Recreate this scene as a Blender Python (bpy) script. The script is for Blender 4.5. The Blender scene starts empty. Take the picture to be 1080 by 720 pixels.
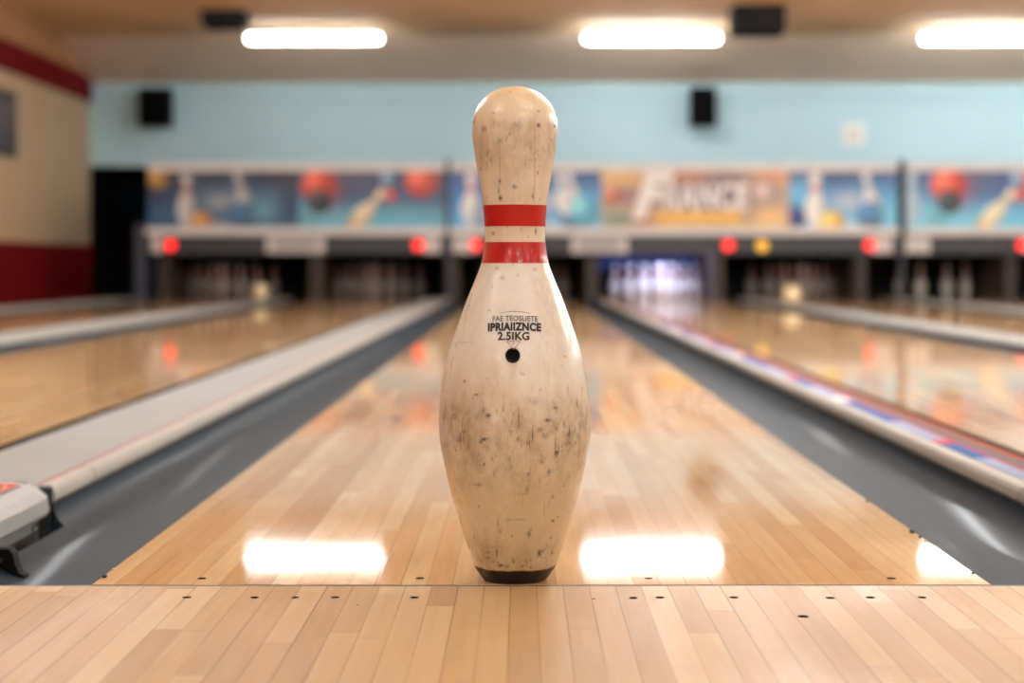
import bpy, bmesh, math, random
import numpy as np
from mathutils import Vector

SC = bpy.context.scene
COL = SC.collection
rng = np.random.default_rng(11)
random.seed(11)

# ------------------------------------------------------------------ camera
F_PX = 1964.0          # focal length in pixels of the 1080 px wide frame
CAM_H = 0.375
FOUL = 2.178           # distance of the foul line
cd = bpy.data.cameras.new('camera')
cam = bpy.data.objects.new('camera', cd)
COL.objects.link(cam)
cam.location = (0, 0, CAM_H)
cam.rotation_euler = (math.pi / 2, 0, 0)
cd.sensor_width = 36.0
cd.lens = F_PX * 36.0 / 1080.0
cd.shift_x = -10.0 / 1080.0
cd.shift_y = -81.0 / 1080.0
cd.clip_start = 0.05
cd.clip_end = 100
cd.dof.use_dof = True
cd.dof.focus_distance = 2.155
cd.dof.aperture_fstop = 3.5
SC.camera = cam

# ------------------------------------------------------------------ world, exposure
w = bpy.data.worlds.new('world')
SC.world = w
w.use_nodes = True
w.node_tree.nodes['Background'].inputs[0].default_value = (0.9, 0.95, 1, 1)
w.node_tree.nodes['Background'].inputs[1].default_value = 0.02
SC.view_settings.view_transform = 'Standard'
SC.view_settings.look = 'None'
SC.view_settings.exposure = 0.72
SC.view_settings.gamma = 1.0
SC.view_settings.use_curve_mapping = False
SC.cycles.max_bounces = 8
SC.cycles.diffuse_bounces = 5
SC.cycles.glossy_bounces = 4
SC.cycles.sample_clamp_indirect = 8.0
SC.cycles.use_denoising = True
TUBE = 38.0
TUBE_NEAR = 27.0
TUBE_MID = 80.0

# ------------------------------------------------------------------ helpers
def lin(r, g, b):
    f = lambda c: c / 12.92 if c <= 0.04045 else ((c + 0.055) / 1.055) ** 2.4
    return (f(r / 255), f(g / 255), f(b / 255), 1.0)


def mat(name, col, rough=0.5, metal=0.0, coat=0.0, spec=0.5, emit=0.0, emit_col=None, var=0.06, vscale=6.0, bump=0.0):
    m = bpy.data.materials.new(name)
    m.use_nodes = True
    nt = m.node_tree
    p = nt.nodes['Principled BSDF']
    p.inputs['Roughness'].default_value = rough
    p.inputs['Metallic'].default_value = metal
    p.inputs['Coat Weight'].default_value = coat
    p.inputs['Coat Roughness'].default_value = 0.08
    p.inputs['Specular IOR Level'].default_value = spec
    if emit > 0:
        p.inputs['Emission Color'].default_value = emit_col or col
        p.inputs['Emission Strength'].default_value = emit
    tc = nt.nodes.new('ShaderNodeTexCoord')
    nz = nt.nodes.new('ShaderNodeTexNoise')
    nz.inputs['Scale'].default_value = vscale
    nz.inputs['Detail'].default_value = 5
    nt.links.new(tc.outputs['Object'], nz.inputs['Vector'])
    mp = nt.nodes.new('ShaderNodeMapRange')
    mp.inputs[1].default_value = 0.3
    mp.inputs[2].default_value = 0.7
    mp.inputs[3].default_value = 1 - var
    mp.inputs[4].default_value = 1 + var
    nt.links.new(nz.outputs['Fac'], mp.inputs[0])
    hs = nt.nodes.new('ShaderNodeHueSaturation')
    hs.inputs['Color'].default_value = col
    nt.links.new(mp.outputs[0], hs.inputs['Value'])
    nt.links.new(hs.outputs[0], p.inputs['Base Color'])
    if bump > 0:
        bp = nt.nodes.new('ShaderNodeBump')
        bp.inputs['Strength'].default_value = bump
        bp.inputs['Distance'].default_value = 0.01
        nt.links.new(nz.outputs['Fac'], bp.inputs['Height'])
        nt.links.new(bp.outputs[0], p.inputs['Normal'])
    return m


def link(name, me, parent=None, mats=None, loc=(0, 0, 0), smooth=False):
    o = bpy.data.objects.new(name, me)
    COL.objects.link(o)
    o.location = loc
    if parent is not None:
        o.parent = parent
    if mats is not None:
        for m in (mats if isinstance(mats, (list, tuple)) else [mats]):
            me.materials.append(m)
    if smooth:
        me.polygons.foreach_set('use_smooth', [True] * len(me.polygons))
    return o


def tag(o, label=None, cat=None, group=None, kind=None):
    if label: o['label'] = label
    if cat: o['category'] = cat
    if group: o['group'] = group
    if kind: o['kind'] = kind
    return o


def empty(name, loc, label, cat, group=None):
    o = bpy.data.objects.new(name, None)
    COL.objects.link(o)
    o.location = loc
    o.empty_display_size = 0.05
    return tag(o, label, cat, group)


class MB:
    """collects simple shapes into one mesh"""
    def __init__(s):
        s.bm = bmesh.new()

    def box(s, x0, x1, y0, y1, z0, z1, bevel=0.0, seg=2, mi=0):
        b = bmesh.new()
        bmesh.ops.create_cube(b, size=1)
        for v in b.verts:
            v.co = Vector(((x0 + x1) / 2 + v.co.x * (x1 - x0), (y0 + y1) / 2 + v.co.y * (y1 - y0), (z0 + z1) / 2 + v.co.z * (z1 - z0)))
        if bevel > 0:
            bmesh.ops.bevel(b, geom=list(b.edges), offset=bevel, segments=seg, affect='EDGES', profile=0.5)
        for f in b.faces: f.material_index = mi
        return s._add(b)

    def prism(s, prof, y0, y1, mi=0):
        """closed profile [(x,z)] extruded along y"""
        b = bmesh.new()
        a = [b.verts.new((x, y0, z)) for x, z in prof]
        c = [b.verts.new((x, y1, z)) for x, z in prof]
        n = len(prof)
        for i in range(n):
            j = (i + 1) % n
            b.faces.new((a[i], a[j], c[j], c[i]))
        b.faces.new(a[::-1]); b.faces.new(c)
        bmesh.ops.recalc_face_normals(b, faces=b.faces)
        for f in b.faces: f.material_index = mi
        return s._add(b)

    def cyl(s, p0, p1, r, n=16, mi=0, r2=None):
        b = bmesh.new()
        p0, p1 = Vector(p0), Vector(p1)
        d = p1 - p0
        bmesh.ops.create_cone(b, cap_ends=True, segments=n, radius1=r, radius2=r if r2 is None else r2, depth=d.length)
        q = Vector((0, 0, 1)).rotation_difference(d.normalized())
        for v in b.verts: v.co = q @ v.co + (p0 + p1) / 2
        for f in b.faces: f.material_index = mi
        return s._add(b)

    def lathe(s, prof, n=32, c=(0, 0, 0), mi=0):
        """prof [(r,z)] bottom to top, around z"""
        b = bmesh.new()
        rings = []
        for r, z in prof:
            if r < 1e-6:
                rings.append([b.verts.new((c[0], c[1], c[2] + z))])
            else:
                rings.append([b.verts.new((c[0] + r * math.cos(2 * math.pi * k / n), c[1] + r * math.sin(2 * math.pi * k / n), c[2] + z)) for k in range(n)])
        for A, B in zip(rings, rings[1:]):
            for k in range(n):
                j = (k + 1) % n
                if len(A) == 1 and len(B) == 1: continue
                if len(A) == 1: b.faces.new((A[0], B[j], B[k]))
                elif len(B) == 1: b.faces.new((A[k], A[j], B[0]))
                else: b.faces.new((A[k], A[j], B[j], B[k]))
        for f in b.faces: f.material_index = mi
        return s._add(b)

    def sphere(s, c, r, n=24, mi=0):
        b = bmesh.new()
        bmesh.ops.create_uvsphere(b, u_segments=n, v_segments=n // 2, radius=r)
        for v in b.verts: v.co += Vector(c)
        for f in b.faces: f.material_index = mi
        return s._add(b)

    def poly(s, pts, mi=0):
        b = bmesh.new()
        b.faces.new([b.verts.new(p) for p in pts])
        for f in b.faces: f.material_index = mi
        return s._add(b)

    def _add(s, b):
        me = bpy.data.meshes.new('tmp')
        b.to_mesh(me); b.free()
        s.bm.from_mesh(me)
        bpy.data.meshes.remove(me)
        return s

    def build(s, name, mats, parent=None, loc=(0, 0, 0), smooth=False):
        me = bpy.data.meshes.new(name)
        s.bm.to_mesh(me); s.bm.free()
        return link(name, me, parent, mats, loc, smooth)


def copy_thing(o, loc, label=None, group=None):
    c = o.copy(); COL.objects.link(c); c.location = loc
    if label: c['label'] = label
    if group: c['group'] = group
    for ch in list(o.children):
        d = ch.copy(); COL.objects.link(d); d.parent = c
        for g in list(ch.children):
            e = g.copy(); COL.objects.link(e); e.parent = d
    return c


# node helper
class N:
    def __init__(s, m):
        m.use_nodes = True
        s.nt = m.node_tree
        s.p = s.nt.nodes['Principled BSDF']

    def put(s, v, sock):
        if isinstance(v, bpy.types.NodeSocket): s.nt.links.new(v, sock)
        elif v is not None: sock.default_value = v

    def math(s, op, a, b=None, c=None, clamp=False):
        n = s.nt.nodes.new('ShaderNodeMath'); n.operation = op; n.use_clamp = clamp
        s.put(a, n.inputs[0])
        if b is not None: s.put(b, n.inputs[1])
        if c is not None: s.put(c, n.inputs[2])
        return n.outputs[0]

    def mix(s, f, a, b, blend='MIX'):
        n = s.nt.nodes.new('ShaderNodeMix'); n.data_type = 'RGBA'; n.blend_type = blend
        s.put(f, n.inputs[0]); s.put(a, n.inputs[6]); s.put(b, n.inputs[7])
        return n.outputs[2]

    def rng(s, v, a, b, c=0.0, d=1.0, smooth=False):
        n = s.nt.nodes.new('ShaderNodeMapRange')
        if smooth: n.interpolation_type = 'SMOOTHSTEP'
        s.put(v, n.inputs[0])
        for i, q in enumerate((a, b, c, d)): n.inputs[i + 1].default_value = q
        return n.outputs[0]

    def noise(s, vec, scale, detail=4, rough=0.5):
        n = s.nt.nodes.new('ShaderNodeTexNoise')
        s.put(vec, n.inputs['Vector'])
        n.inputs['Scale'].default_value = scale
        n.inputs['Detail'].default_value = detail
        n.inputs['Roughness'].default_value = rough
        return n.outputs['Fac']

    def white(s, vec):
        n = s.nt.nodes.new('ShaderNodeTexWhiteNoise'); n.noise_dimensions = '3D'
        s.put(vec, n.inputs['Vector'])
        return n.outputs['Value']

    def coord(s):
        return s.nt.nodes.new('ShaderNodeTexCoord').outputs['Object']

    def sep(s, v):
        n = s.nt.nodes.new('ShaderNodeSeparateXYZ'); s.put(v, n.inputs[0])
        return n.outputs

    def comb(s, x, y, z):
        n = s.nt.nodes.new('ShaderNodeCombineXYZ')
        s.put(x, n.inputs[0]); s.put(y, n.inputs[1]); s.put(z, n.inputs[2])
        return n.outputs[0]

    def vmul(s, v, k):
        n = s.nt.nodes.new('ShaderNodeVectorMath'); n.operation = 'MULTIPLY'
        s.put(v, n.inputs[0]); n.inputs[1].default_value = k
        return n.outputs[0]

    def vadd(s, v, k):
        n = s.nt.nodes.new('ShaderNodeVectorMath'); n.operation = 'ADD'
        s.put(v, n.inputs[0]); s.put(k, n.inputs[1])
        return n.outputs[0]

    def ramp(s, f, stops):
        n = s.nt.nodes.new('ShaderNodeValToRGB')
        s.put(f, n.inputs[0])
        e = n.color_ramp.elements
        e[0].position, e[0].color = stops[0]
        e[1].position, e[1].color = stops[-1]
        for p_, c_ in stops[1:-1]:
            q = e.new(p_); q.color = c_
        return n.outputs[0]


def wood(name, rough, seg_len, seed, tones, seam=0.5, coat=0.0, spec=0.5):
    m = bpy.data.materials.new(name)
    k = N(m)
    co = k.coord()
    inf = k.nt.nodes.new('ShaderNodeObjectInfo')
    co2 = k.vadd(co, k.comb(k.math('MULTIPLY', inf.outputs['Random'], 0.0), 0.0, seed))
    x, y, z = k.sep(co2)
    bw = 0.0305
    u = k.math('DIVIDE', k.math('ADD', x, 0.0128), bw)
    bi = k.math('FLOOR', u)
    fu = k.math('FRACT', u)
    off = k.white(k.comb(bi, seed, k.math('MULTIPLY', inf.outputs['Random'], 50.0)))
    yy = k.math('ADD', k.math('DIVIDE', y, seg_len), k.math('MULTIPLY', off, 7.0))
    si = k.math('FLOOR', yy)
    tone = k.white(k.comb(bi, si, k.math('ADD', k.math('MULTIPLY', inf.outputs['Random'], 31.0), seed)))
    base = k.ramp(tone, tones)
    # grain along y, soft clouding across
    g = k.noise(k.vmul(co2, (90, 4, 1)), 1.0, 5, 0.6)
    base = k.mix(0.8, base, k.ramp(g, [(0.3, (.84, .81, .77, 1)), (0.7, (1, 1, 1, 1))]), 'MULTIPLY')
    cl = k.noise(k.vmul(co2, (9, 3, 1)), 1.0, 4, 0.55)
    base = k.mix(k.rng(cl, 0.42, 0.75, 0.0, 0.35), base, lin(190, 148, 104))
    sp = k.noise(k.vmul(co2, (30, 30, 1)), 1.0, 3, 0.6)
    base = k.mix(k.rng(sp, 0.66, 0.78, 0.0, 0.35), base, lin(160, 104, 60))
    # seams between boards
    d = k.math('MINIMUM', fu, k.math('SUBTRACT', 1.0, fu))
    sm = k.rng(d, 0.010, 0.030, 1.0, 0.0)
    sv = k.math('MULTIPLY', k.rng(k.noise(k.vmul(co2, (20, 1.4, 1)), 1.0, 2), 0.35, 0.62, 0.25, 1.0), k.rng(y, 2.3, 3.3, 1.0, 0.35))
    fy = k.math('FRACT', yy)
    dy = k.math('MULTIPLY', k.math('MINIMUM', fy, k.math('SUBTRACT', 1.0, fy)), seg_len)
    sy = k.math('MULTIPLY', k.rng(dy, 0.0008, 0.002, 1.0, 0.0), 0.35)
    sf = k.math('MULTIPLY', k.math('MAXIMUM', k.math('MULTIPLY', sm, sv), sy), seam)
    base = k.mix(sf, base, lin(74, 44, 24))
    k.put(base, k.p.inputs['Base Color'])
    rg = k.rng(k.noise(k.vmul(co2, (5, 1.5, 1)), 1.0, 3), 0.35, 0.7, rough * 0.8, rough * 1.25)
    k.put(rg, k.p.inputs['Roughness'])
    k.p.inputs['Specular IOR Level'].default_value = spec
    k.p.inputs['Coat Weight'].default_value = coat
    k.p.inputs['Coat Roughness'].default_value = rough * 0.5
    b = k.nt.nodes.new('ShaderNodeBump')
    b.inputs['Strength'].default_value = 0.04
    b.inputs['Distance'].default_value = 0.0006
    hgt = k.math('SUBTRACT', k.math('MULTIPLY', k.noise(k.vmul(co2, (14, 2.0, 1)), 1.0, 2), 0.6), sf)
    k.put(hgt, b.inputs['Height'])
    k.put(b.outputs[0], k.p.inputs['Normal'])
    return m


LANE_TONES = [(0.0, lin(208, 168, 122)), (0.3, lin(222, 187, 142)), (0.7, lin(230, 200, 156)), (1.0, lin(238, 214, 174))]
APP_TONES = [(0.0, lin(172, 145, 108)), (0.35, lin(180, 154, 116)), (0.7, lin(188, 164, 126)), (1.0, lin(200, 181, 147))]
M = {}
M['lane'] = wood('lane_wood', 0.052, 1.1, 3.0, LANE_TONES, 0.5, spec=0.13)
M['approach'] = wood('approach_wood', 0.5, 0.8, 8.0, APP_TONES, 0.75, spec=0.08)
M['slab'] = mat('slab', lin(96, 100, 104), 0.6)
M['ceiling'] = mat('ceiling_paint', lin(246, 210, 164), 0.85, var=0.03, vscale=0.8)
M['slope'] = mat('ceiling_slope_paint', lin(254, 226, 198), 0.85, var=0.03, vscale=0.8)
M['blue'] = mat('blue_paint', lin(190, 225, 237), 0.7, var=0.03, vscale=0.8)
M['cream'] = mat('cream_paint', lin(216, 190, 156), 0.75, var=0.03, vscale=1.5)
M['red_paint'] = mat('red_paint', lin(124, 6, 9), 0.75, spec=.15, var=0.04)
M['wall_shade'] = mat('wall_shade', lin(7, 14, 20), 0.9, spec=.1)  # darkness of the unlit passage put into the wall colour
M['gutter'] = mat('gutter_plastic', lin(36, 50, 62), 0.62, var=0.07, vscale=4, spec=0.08, coat=0.035)
M['cap'] = mat('cap_plastic', lin(146, 153, 155), 0.6, spec=.15, var=0.04, vscale=5)
M['nosing'] = mat('nosing_plastic', lin(166, 168, 164), 0.55, spec=.15, var=0.04, vscale=7)
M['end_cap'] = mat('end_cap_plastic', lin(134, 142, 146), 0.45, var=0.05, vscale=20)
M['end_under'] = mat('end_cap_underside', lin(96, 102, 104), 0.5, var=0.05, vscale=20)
M['black'] = mat('black_plastic', lin(16, 16, 17), 0.5)
M['gap_black'] = mat('gap_dark', lin(7, 6, 6), 1.0, spec=.02)
M['seam'] = mat('seam_dark', lin(52, 48, 50), 0.7)
M['skirt'] = mat('skirt_grey', lin(60, 68, 74), .8, spec=.05)
M['foul'] = mat('foul_strip', lin(62, 58, 62), 0.5)
M['dot'] = mat('dot_ink', lin(20, 11, 9), 0.9, spec=.02)
M['red_line'] = mat('red_line', lin(168, 66, 70), 0.7, spec=.08)
M['orange_decal'] = mat('orange_decal', lin(206, 62, 34), 0.7, spec=.08, var=0.08, vscale=40)
M['grey_decal'] = mat('grey_decal', lin(96, 98, 106), 0.7, spec=.08)
M['decal_pale'] = mat('decal_pale', lin(222, 170, 146), 0.7, spec=.08)
M['blue_decal'] = mat('blue_decal', lin(36, 92, 172), 0.7, spec=.08)
M['lilac_decal'] = mat('lilac_decal', lin(140, 158, 200), 0.7, spec=.08)
M['white_decal'] = mat('white_decal', lin(232, 222, 222), 0.7, spec=.08)
M['red_decal'] = mat('red_decal', lin(206, 62, 56), 0.7, spec=.08)
M['rust'] = mat('rust_strip', lin(142, 72, 48), 0.7, spec=.08)
M['rail'] = mat('rail_metal', lin(232, 232, 232), 0.45)
M['strip'] = mat('lower_strip', lin(52, 56, 62), 0.5)
M['plate'] = mat('plate_grey', lin(214, 212, 210), 0.5)
M['plate_face'] = mat('plate_face', lin(172, 168, 168), 0.5)
M['post'] = mat('post_paint', lin(60, 66, 78), 0.5)
M['kick'] = mat('kickback_board', lin(74, 62, 54), 0.6)
M['kick_edge'] = mat('kickback_edge', lin(58, 50, 46), 0.6)
M['kick_blue'] = mat('end_panel_blue', lin(44, 74, 104), 0.6)
M['hood'] = mat('pinsetter_hood', lin(20, 20, 22), 0.8)
M['curtain'] = mat('pit_curtain', lin(12, 12, 14), 0.9)
M['blue_screen'] = mat('blue_mask', lin(30, 60, 120), 0.7)
M['red_lamp'] = mat('red_lamp', lin(255, 30, 26), 0.3, emit=1.3, emit_col=lin(255, 36, 30))
M['amber_lamp'] = mat('amber_lamp', lin(240, 180, 40), 0.3, emit=0.55, emit_col=lin(255, 190, 40))
M['pit_lamp'] = mat('pit_lamp', lin(180, 190, 255), 0.3, emit=50.0, emit_col=lin(196, 204, 255))
M['tube'] = mat('tube_glow', (1, 1, 1, 1), 0.4, emit=TUBE, emit_col=(0.955, 0.985, 1.0, 1))
M['tube_near'] = mat('tube_glow_near', (1, 1, 1, 1), 0.4, emit=TUBE_NEAR, emit_col=(0.955, 0.985, 1.0, 1))
M['tube_mid'] = mat('tube_glow_mid', (1, 1, 1, 1), 0.4, emit=TUBE_MID, emit_col=(0.955, 0.985, 1.0, 1))
M['tube_dim'] = mat('tube_glow_dim', (1, 1, 1, 1), 0.4, emit=TUBE * .45, emit_col=(0.955, 0.985, 1.0, 1))  # left tubes dimmed to keep the left side of the hall darker
M['tube_mid_dim'] = mat('tube_glow_mid_dim', (1, 1, 1, 1), 0.4, emit=TUBE_MID * .55, emit_col=(0.955, 0.985, 1.0, 1))
M['fixture'] = mat('fixture_white', lin(220, 216, 208), 0.5)
M['vent'] = mat('vent_dark', lin(14, 10, 8), 0.9, spec=.1)
M['speaker'] = mat('speaker_black', lin(7, 8, 9), 0.8, spec=.15)
M['grille'] = mat('speaker_grille', lin(8, 9, 10), 0.9, spec=.1, var=0.3, vscale=300)
M['white_pin'] = mat('pin_white', lin(226, 220, 212), 0.25, coat=0.4)
M['shaded_pin'] = mat('pin_white_shaded', lin(150, 138, 132), 0.35, coat=0.2)  # white pin darkened in colour to imitate shade in the dim racks
M['pin_red'] = mat('pin_red', lin(190, 24, 30), 0.3)
M['cream_ball'] = mat('cream_ball', lin(232, 214, 172), 0.25, coat=0.5)
M['frame'] = mat('picture_frame', lin(34, 30, 32), 0.5)
M['wall_plate'] = mat('wall_plate', lin(246, 246, 244), 0.6)
M['sign_white'] = mat('sign_white', lin(248, 246, 246), 0.5)
M['chip'] = mat('chip_dark', lin(26, 22, 22), 0.8)
M['chip_pale'] = mat('chip_pale', lin(206, 180, 140), 0.8)

# ------------------------------------------------------------------ the room
YB = 23.3
XL, XR, YF, ZC = -455 * YB / F_PX, 13.0, -7.0, 3.04
YS = 21.6                                            # the ceiling slopes down from here to the back wall
ZW = CAM_H + 191 * YB / F_PX
zb = lambda py: CAM_H + (279 - py) * YB / F_PX      # height on the back wall of an image row
SLAB = -0.09
def struct(name, o):
    o.name = name
    tag(o, kind='structure')
    return o

struct('floor_slab', MB().box(XL - .2, XR + .2, FOUL + .02, YB + 1.9, SLAB - .1, SLAB).build('floor_slab', M['slab']))
o = MB().box(XL, XR, YF, FOUL - .0065, SLAB - .1, 0.0).build('floor', M['approach'])
floor = struct('floor', o)
MB().box(XL, XR, FOUL - .0065, FOUL + .0065, SLAB - .1, -.0008).build('foul_line', M['foul'], floor)
tag(floor.children[0], 'dark narrow foul line seam')
# ink dots on the approach boards
def dots(pts, name, parent, z=0.0004):
    for px, py, r in pts:
        Y = F_PX * CAM_H / (py - 279)
        X = (px - 550) * Y / F_PX - parent.location.x
        n = 20
        MB().poly([(X + r * math.cos(2 * math.pi * k / n), Y + 1.15 * r * math.sin(2 * math.pi * k / n), z) for k in range(n)]).build(name, M['dot'], parent)
dots([(197, 630, .0053), (268.5, 630, .0048), (311.5, 630, .0042), (353.5, 630, .005), (437, 630, .005), (626, 631.5, .0025), (377, 638, .0016),
      (668, 630.5, .005), (696, 630, .005), (774, 630, .0052), (875.5, 630.5, .0052), (918, 630, .0052), (972.5, 630, .0048), (847, 650, .006), (965, 653, .001)], 'marker_dot', floor)
mb = MB().box(XL - .2, XR + .2, YF - .2, YS, ZC, ZC + .15)
struct('ceiling', mb.build('ceiling', M['ceiling']))
bm = bmesh.new()
pts = [(YS, ZC), (YB + 2, ZW + (ZW - ZC) / (YB - YS) * 2), (YB + 2, ZC + .15), (YS, ZC + .15)]
A = [bm.verts.new((XL - .2, y_, z_)) for y_, z_ in pts]; B = [bm.verts.new((XR + .2, y_, z_)) for y_, z_ in pts]
for i in range(4): bm.faces.new((A[i], A[(i + 1) % 4], B[(i + 1) % 4], B[i]))
bm.faces.new(A[::-1]); bm.faces.new(B)
bmesh.ops.recalc_face_normals(bm, faces=bm.faces)
me = bpy.data.meshes.new('ceiling_slope'); bm.to_mesh(me); bm.free()
struct('ceiling_slope', link('ceiling_slope', me, None, M['slope']))
struct('wall_left', MB().box(XL - .2, XL, YF, YB, SLAB - .1, ZC).build('wall_left', M['cream']))
struct('wall_left_recess', MB().box(XL - .2, XL, YB + .001, YB + 1.9, SLAB - .1, ZC).build('wall_left_recess', M['wall_shade']))
struct('wall_right', MB().box(XR, XR + .2, YF, YB + 1.9, SLAB - .1, ZC).build('wall_right', M['cream']))
struct('wall_front', MB().box(XL - .2, XR + .2, YF - .2, YF, SLAB - .1, ZC).build('wall_front', M['cream']))
struct('wall_back', MB().box(XL, XR, YB, YB + .15, zb(175), ZW + .05).build('wall_back', M['blue']))
struct('wall_back_lower', MB().box(XL, XR, YB + 1.7, YB + 1.9, SLAB - .1, ZC).build('wall_back_lower', M['wall_shade']))
struct('trim_1', MB().box(XL, XL + .03, YF, YB, zb(108), zb(81), .004).build('trim_1', M['red_paint']))
struct('trim_4', MB().box(XL, XL + .028, YF, YB, zb(81), ZC - .001, .002).build('trim_4', mat('ceiling_dim_brown', lin(190, 142, 98), .85, var=.03)))  # ceiling paint browned in colour to imitate the dimmer left corner
struct('trim_2', MB().box(XL, XL + .025, YF, YB, SLAB, zb(258.5), .004).build('trim_2', M['red_paint']))
struct('trim_3', MB().box(XL + .03, XR, YB - .03, YB, zb(104), ZW, .004).build('trim_3', M['blue']))

# ------------------------------------------------------------------ lanes, gutters, dividers
LANE_END = 21.62
LW = 0.527
lane_rows = [
    (0.0235, 'polished maple bowling lane directly behind the tall worn pin'),
    (-1.6175, 'glossy maple lane just left of the wide grey divider with red line'),
    (-3.28, 'narrow strip of bowling lane second from the red wall corner'),
    (1.5305, 'glossy maple lane running to the brightly lit rack of pins'),
    (3.08, 'bowling lane ending at the dim rack just right of the bright one'),
    (4.70, 'bowling lane with only four pins left standing'),
    (6.32, 'bowling lane beyond the one with four pins left standing'),
]
lane_mesh = None
lanes = {}
for cx, lab in lane_rows:
    if lane_mesh is None:
        o = MB().box(-LW, LW, FOUL + .0065, LANE_END, SLAB, 0.0).build('bowling_lane', M['lane'], loc=(cx, 0, 0))
        lane_mesh = o.data
    else:
        o = bpy.data.objects.new('bowling_lane', lane_mesh); COL.objects.link(o); o.location = (cx, 0, 0)
    tag(o, lab, 'lane', 'bowling lanes')
    lanes[cx] = o
dots([(213, 610, .0052), (443, 609.7, .0052), (684, 610, .0052), (940, 610, .0058)], 'marker_dot', lanes[0.0235])

PITY = 19.9
def gutter(x0, x1, lab, notch=None):
    cx, hw = (x0 + x1) / 2, (x1 - x0) / 2 - .001
    n = 36
    top, bot = [], []
    for i in range(n + 1):
        a = math.pi * i / n
        x = -math.cos(a)
        z = -0.010 - 0.062 * math.sin(a) ** 0.85
        top.append((cx + hw * x, z))
    prof = top + [(cx + hw, SLAB), (cx - hw, SLAB)]
    y0 = FOUL + .0068
    mb = MB()
    if notch:                                       # outer wall cut lower where the end cap hangs over
        cut = [p for p in top if p[0] > notch[0]]
        mb.prism(cut + [(cx + hw, SLAB), (cut[0][0], SLAB)], y0, notch[1])
        y0 = notch[1]
    o = mb.prism(prof, y0, PITY).build('lane_gutter', M['gutter'])
    for p in o.data.polygons: p.use_smooth = abs(p.normal.y) < .5 and p.normal.z > .02 and len(p.vertices) == 4
    me_ = o.data
    me_.set_sharp_from_angle(angle=math.radians(32))
    return tag(o, lab, 'gutter', 'lane gutters')

gutter(-.7515, -.5035, 'dark grey gutter between central lane and divider with orange end decal', (-.7385, 2.99))
gutter(.5505, .7985, 'dark grey gutter between central lane and divider with blue stickers')
gutter(-2.444, -2.1445, 'dark gutter along the far side of the lane left of the centre one')
gutter(-4.10, -3.8075, 'dark gutter nearest to the red and cream wall')
gutter(2.0575, 2.305, 'dark gutter right of the lane with the brightly lit pins')
gutter(3.6075, 3.855, 'dark gutter left of the lane with four pins standing')
gutter(5.2275, 5.5, 'dark gutter right of the lane with four pins standing')
gutter(6.8475, 7.1, 'dark gutter on the far side of the last lane')

def divider(x0, x1, y0, lab, nose, red=False, seam_y=(), gap=None):
    """x0..x1 flat cap with a rounded nosing along the gutter side (nose = -1 left edge, +1 right edge)"""
    t = empty('lane_divider', ((x0 + x1) / 2, y0, SLAB), lab, 'divider', 'lane dividers')
    ox, oy, oz = t.location
    TOP = .020
    nw = .026
    if nose > 0: a, b = x0, x1 - nw
    else: a, b = x0 + nw, x1
    MB().box(a - ox, b - ox, 0, PITY - y0, 0, TOP - oz - .001, .004).build('cap_board', M['cap'], t)
    # nosing
    s = 1 if nose > 0 else -1
    e = x1 if nose > 0 else x0
    pr = [(e - s * nw, TOP), (e - s * .010, TOP), (e - s * .004, TOP - .003), (e, TOP - .010), (e + s * .002, TOP - .022), (e - s * .002, TOP - .028), (e - s * nw, TOP - .028)]
    pr = [(x - ox, z - oz) for x, z in pr]
    if s < 0: pr = pr[::-1]
    ys = [y0] + list(seam_y) + [PITY]
    for p, q in zip(ys, ys[1:]):
        MB().prism(pr, p - y0 + .0035, q - y0 - .0035).build('edge_nosing', M['nosing'], t)
    if nose > 0: MB().box(x1 - nw - ox + .0005, x1 - .004 - ox, 0, PITY - y0, 0, TOP - .004 - oz).build('side_skirt', M['skirt'], t)
    else: MB().box(x0 + .004 - ox, x0 + nw - ox - .0005, 0, PITY - y0, 0, TOP - .004 - oz).build('side_skirt', M['skirt'], t)
    if red:
        MB().box(b - .0045 - ox, b - .0008 - ox, .02, PITY - y0 - .02, TOP - .002 - oz, TOP - oz + .0004).build('red_line', M['red_line'], t)
    if gap:
        MB().box(gap[0] - ox, gap[1] - ox, 0, PITY - y0, 0, -.003 - oz).build('gap_shade', M['gap_black'], t)  # black sheet painted for the dark of the open gap
    return t

dv = divider(-1.0, -.7515, 2.995, 'wide pale grey divider with a thin red line, left of the central lane', +1, True, (3.28, 4.9, 6.6, 8.3, 10., 12., 14., 16., 18.), gap=(-1.0895, -1.0005))
# black strip painted for the shade in the gap between divider and lane
d2 = divider(.7985, .927, 2.3, 'narrow grey divider with blue, white and red stickers, right of the central lane', -1, False, (2.985, 4.6, 6.2, 7.8, 9.4, 11., 13., 15., 17.), gap=(.9275, 1.0025))
ox, oy, oz = d2.location
Zt = .0205 - oz
def strip(nm, m, x0, x1, y0, y1, t=d2, z=Zt):
    return MB().box(x0 - ox, x1 - ox, y0 - oy, y1 - oy, z - .003, z).build(nm, m, t)
strip('rust_strip', M['rust'], .897, .925, 2.31, 19.8)
strip('dark_strip', M['grey_decal'], .871, .896, 2.31, 19.8)
strip('red_strip', M['red_decal'], .864, .870, 2.31, 19.8)
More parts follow.
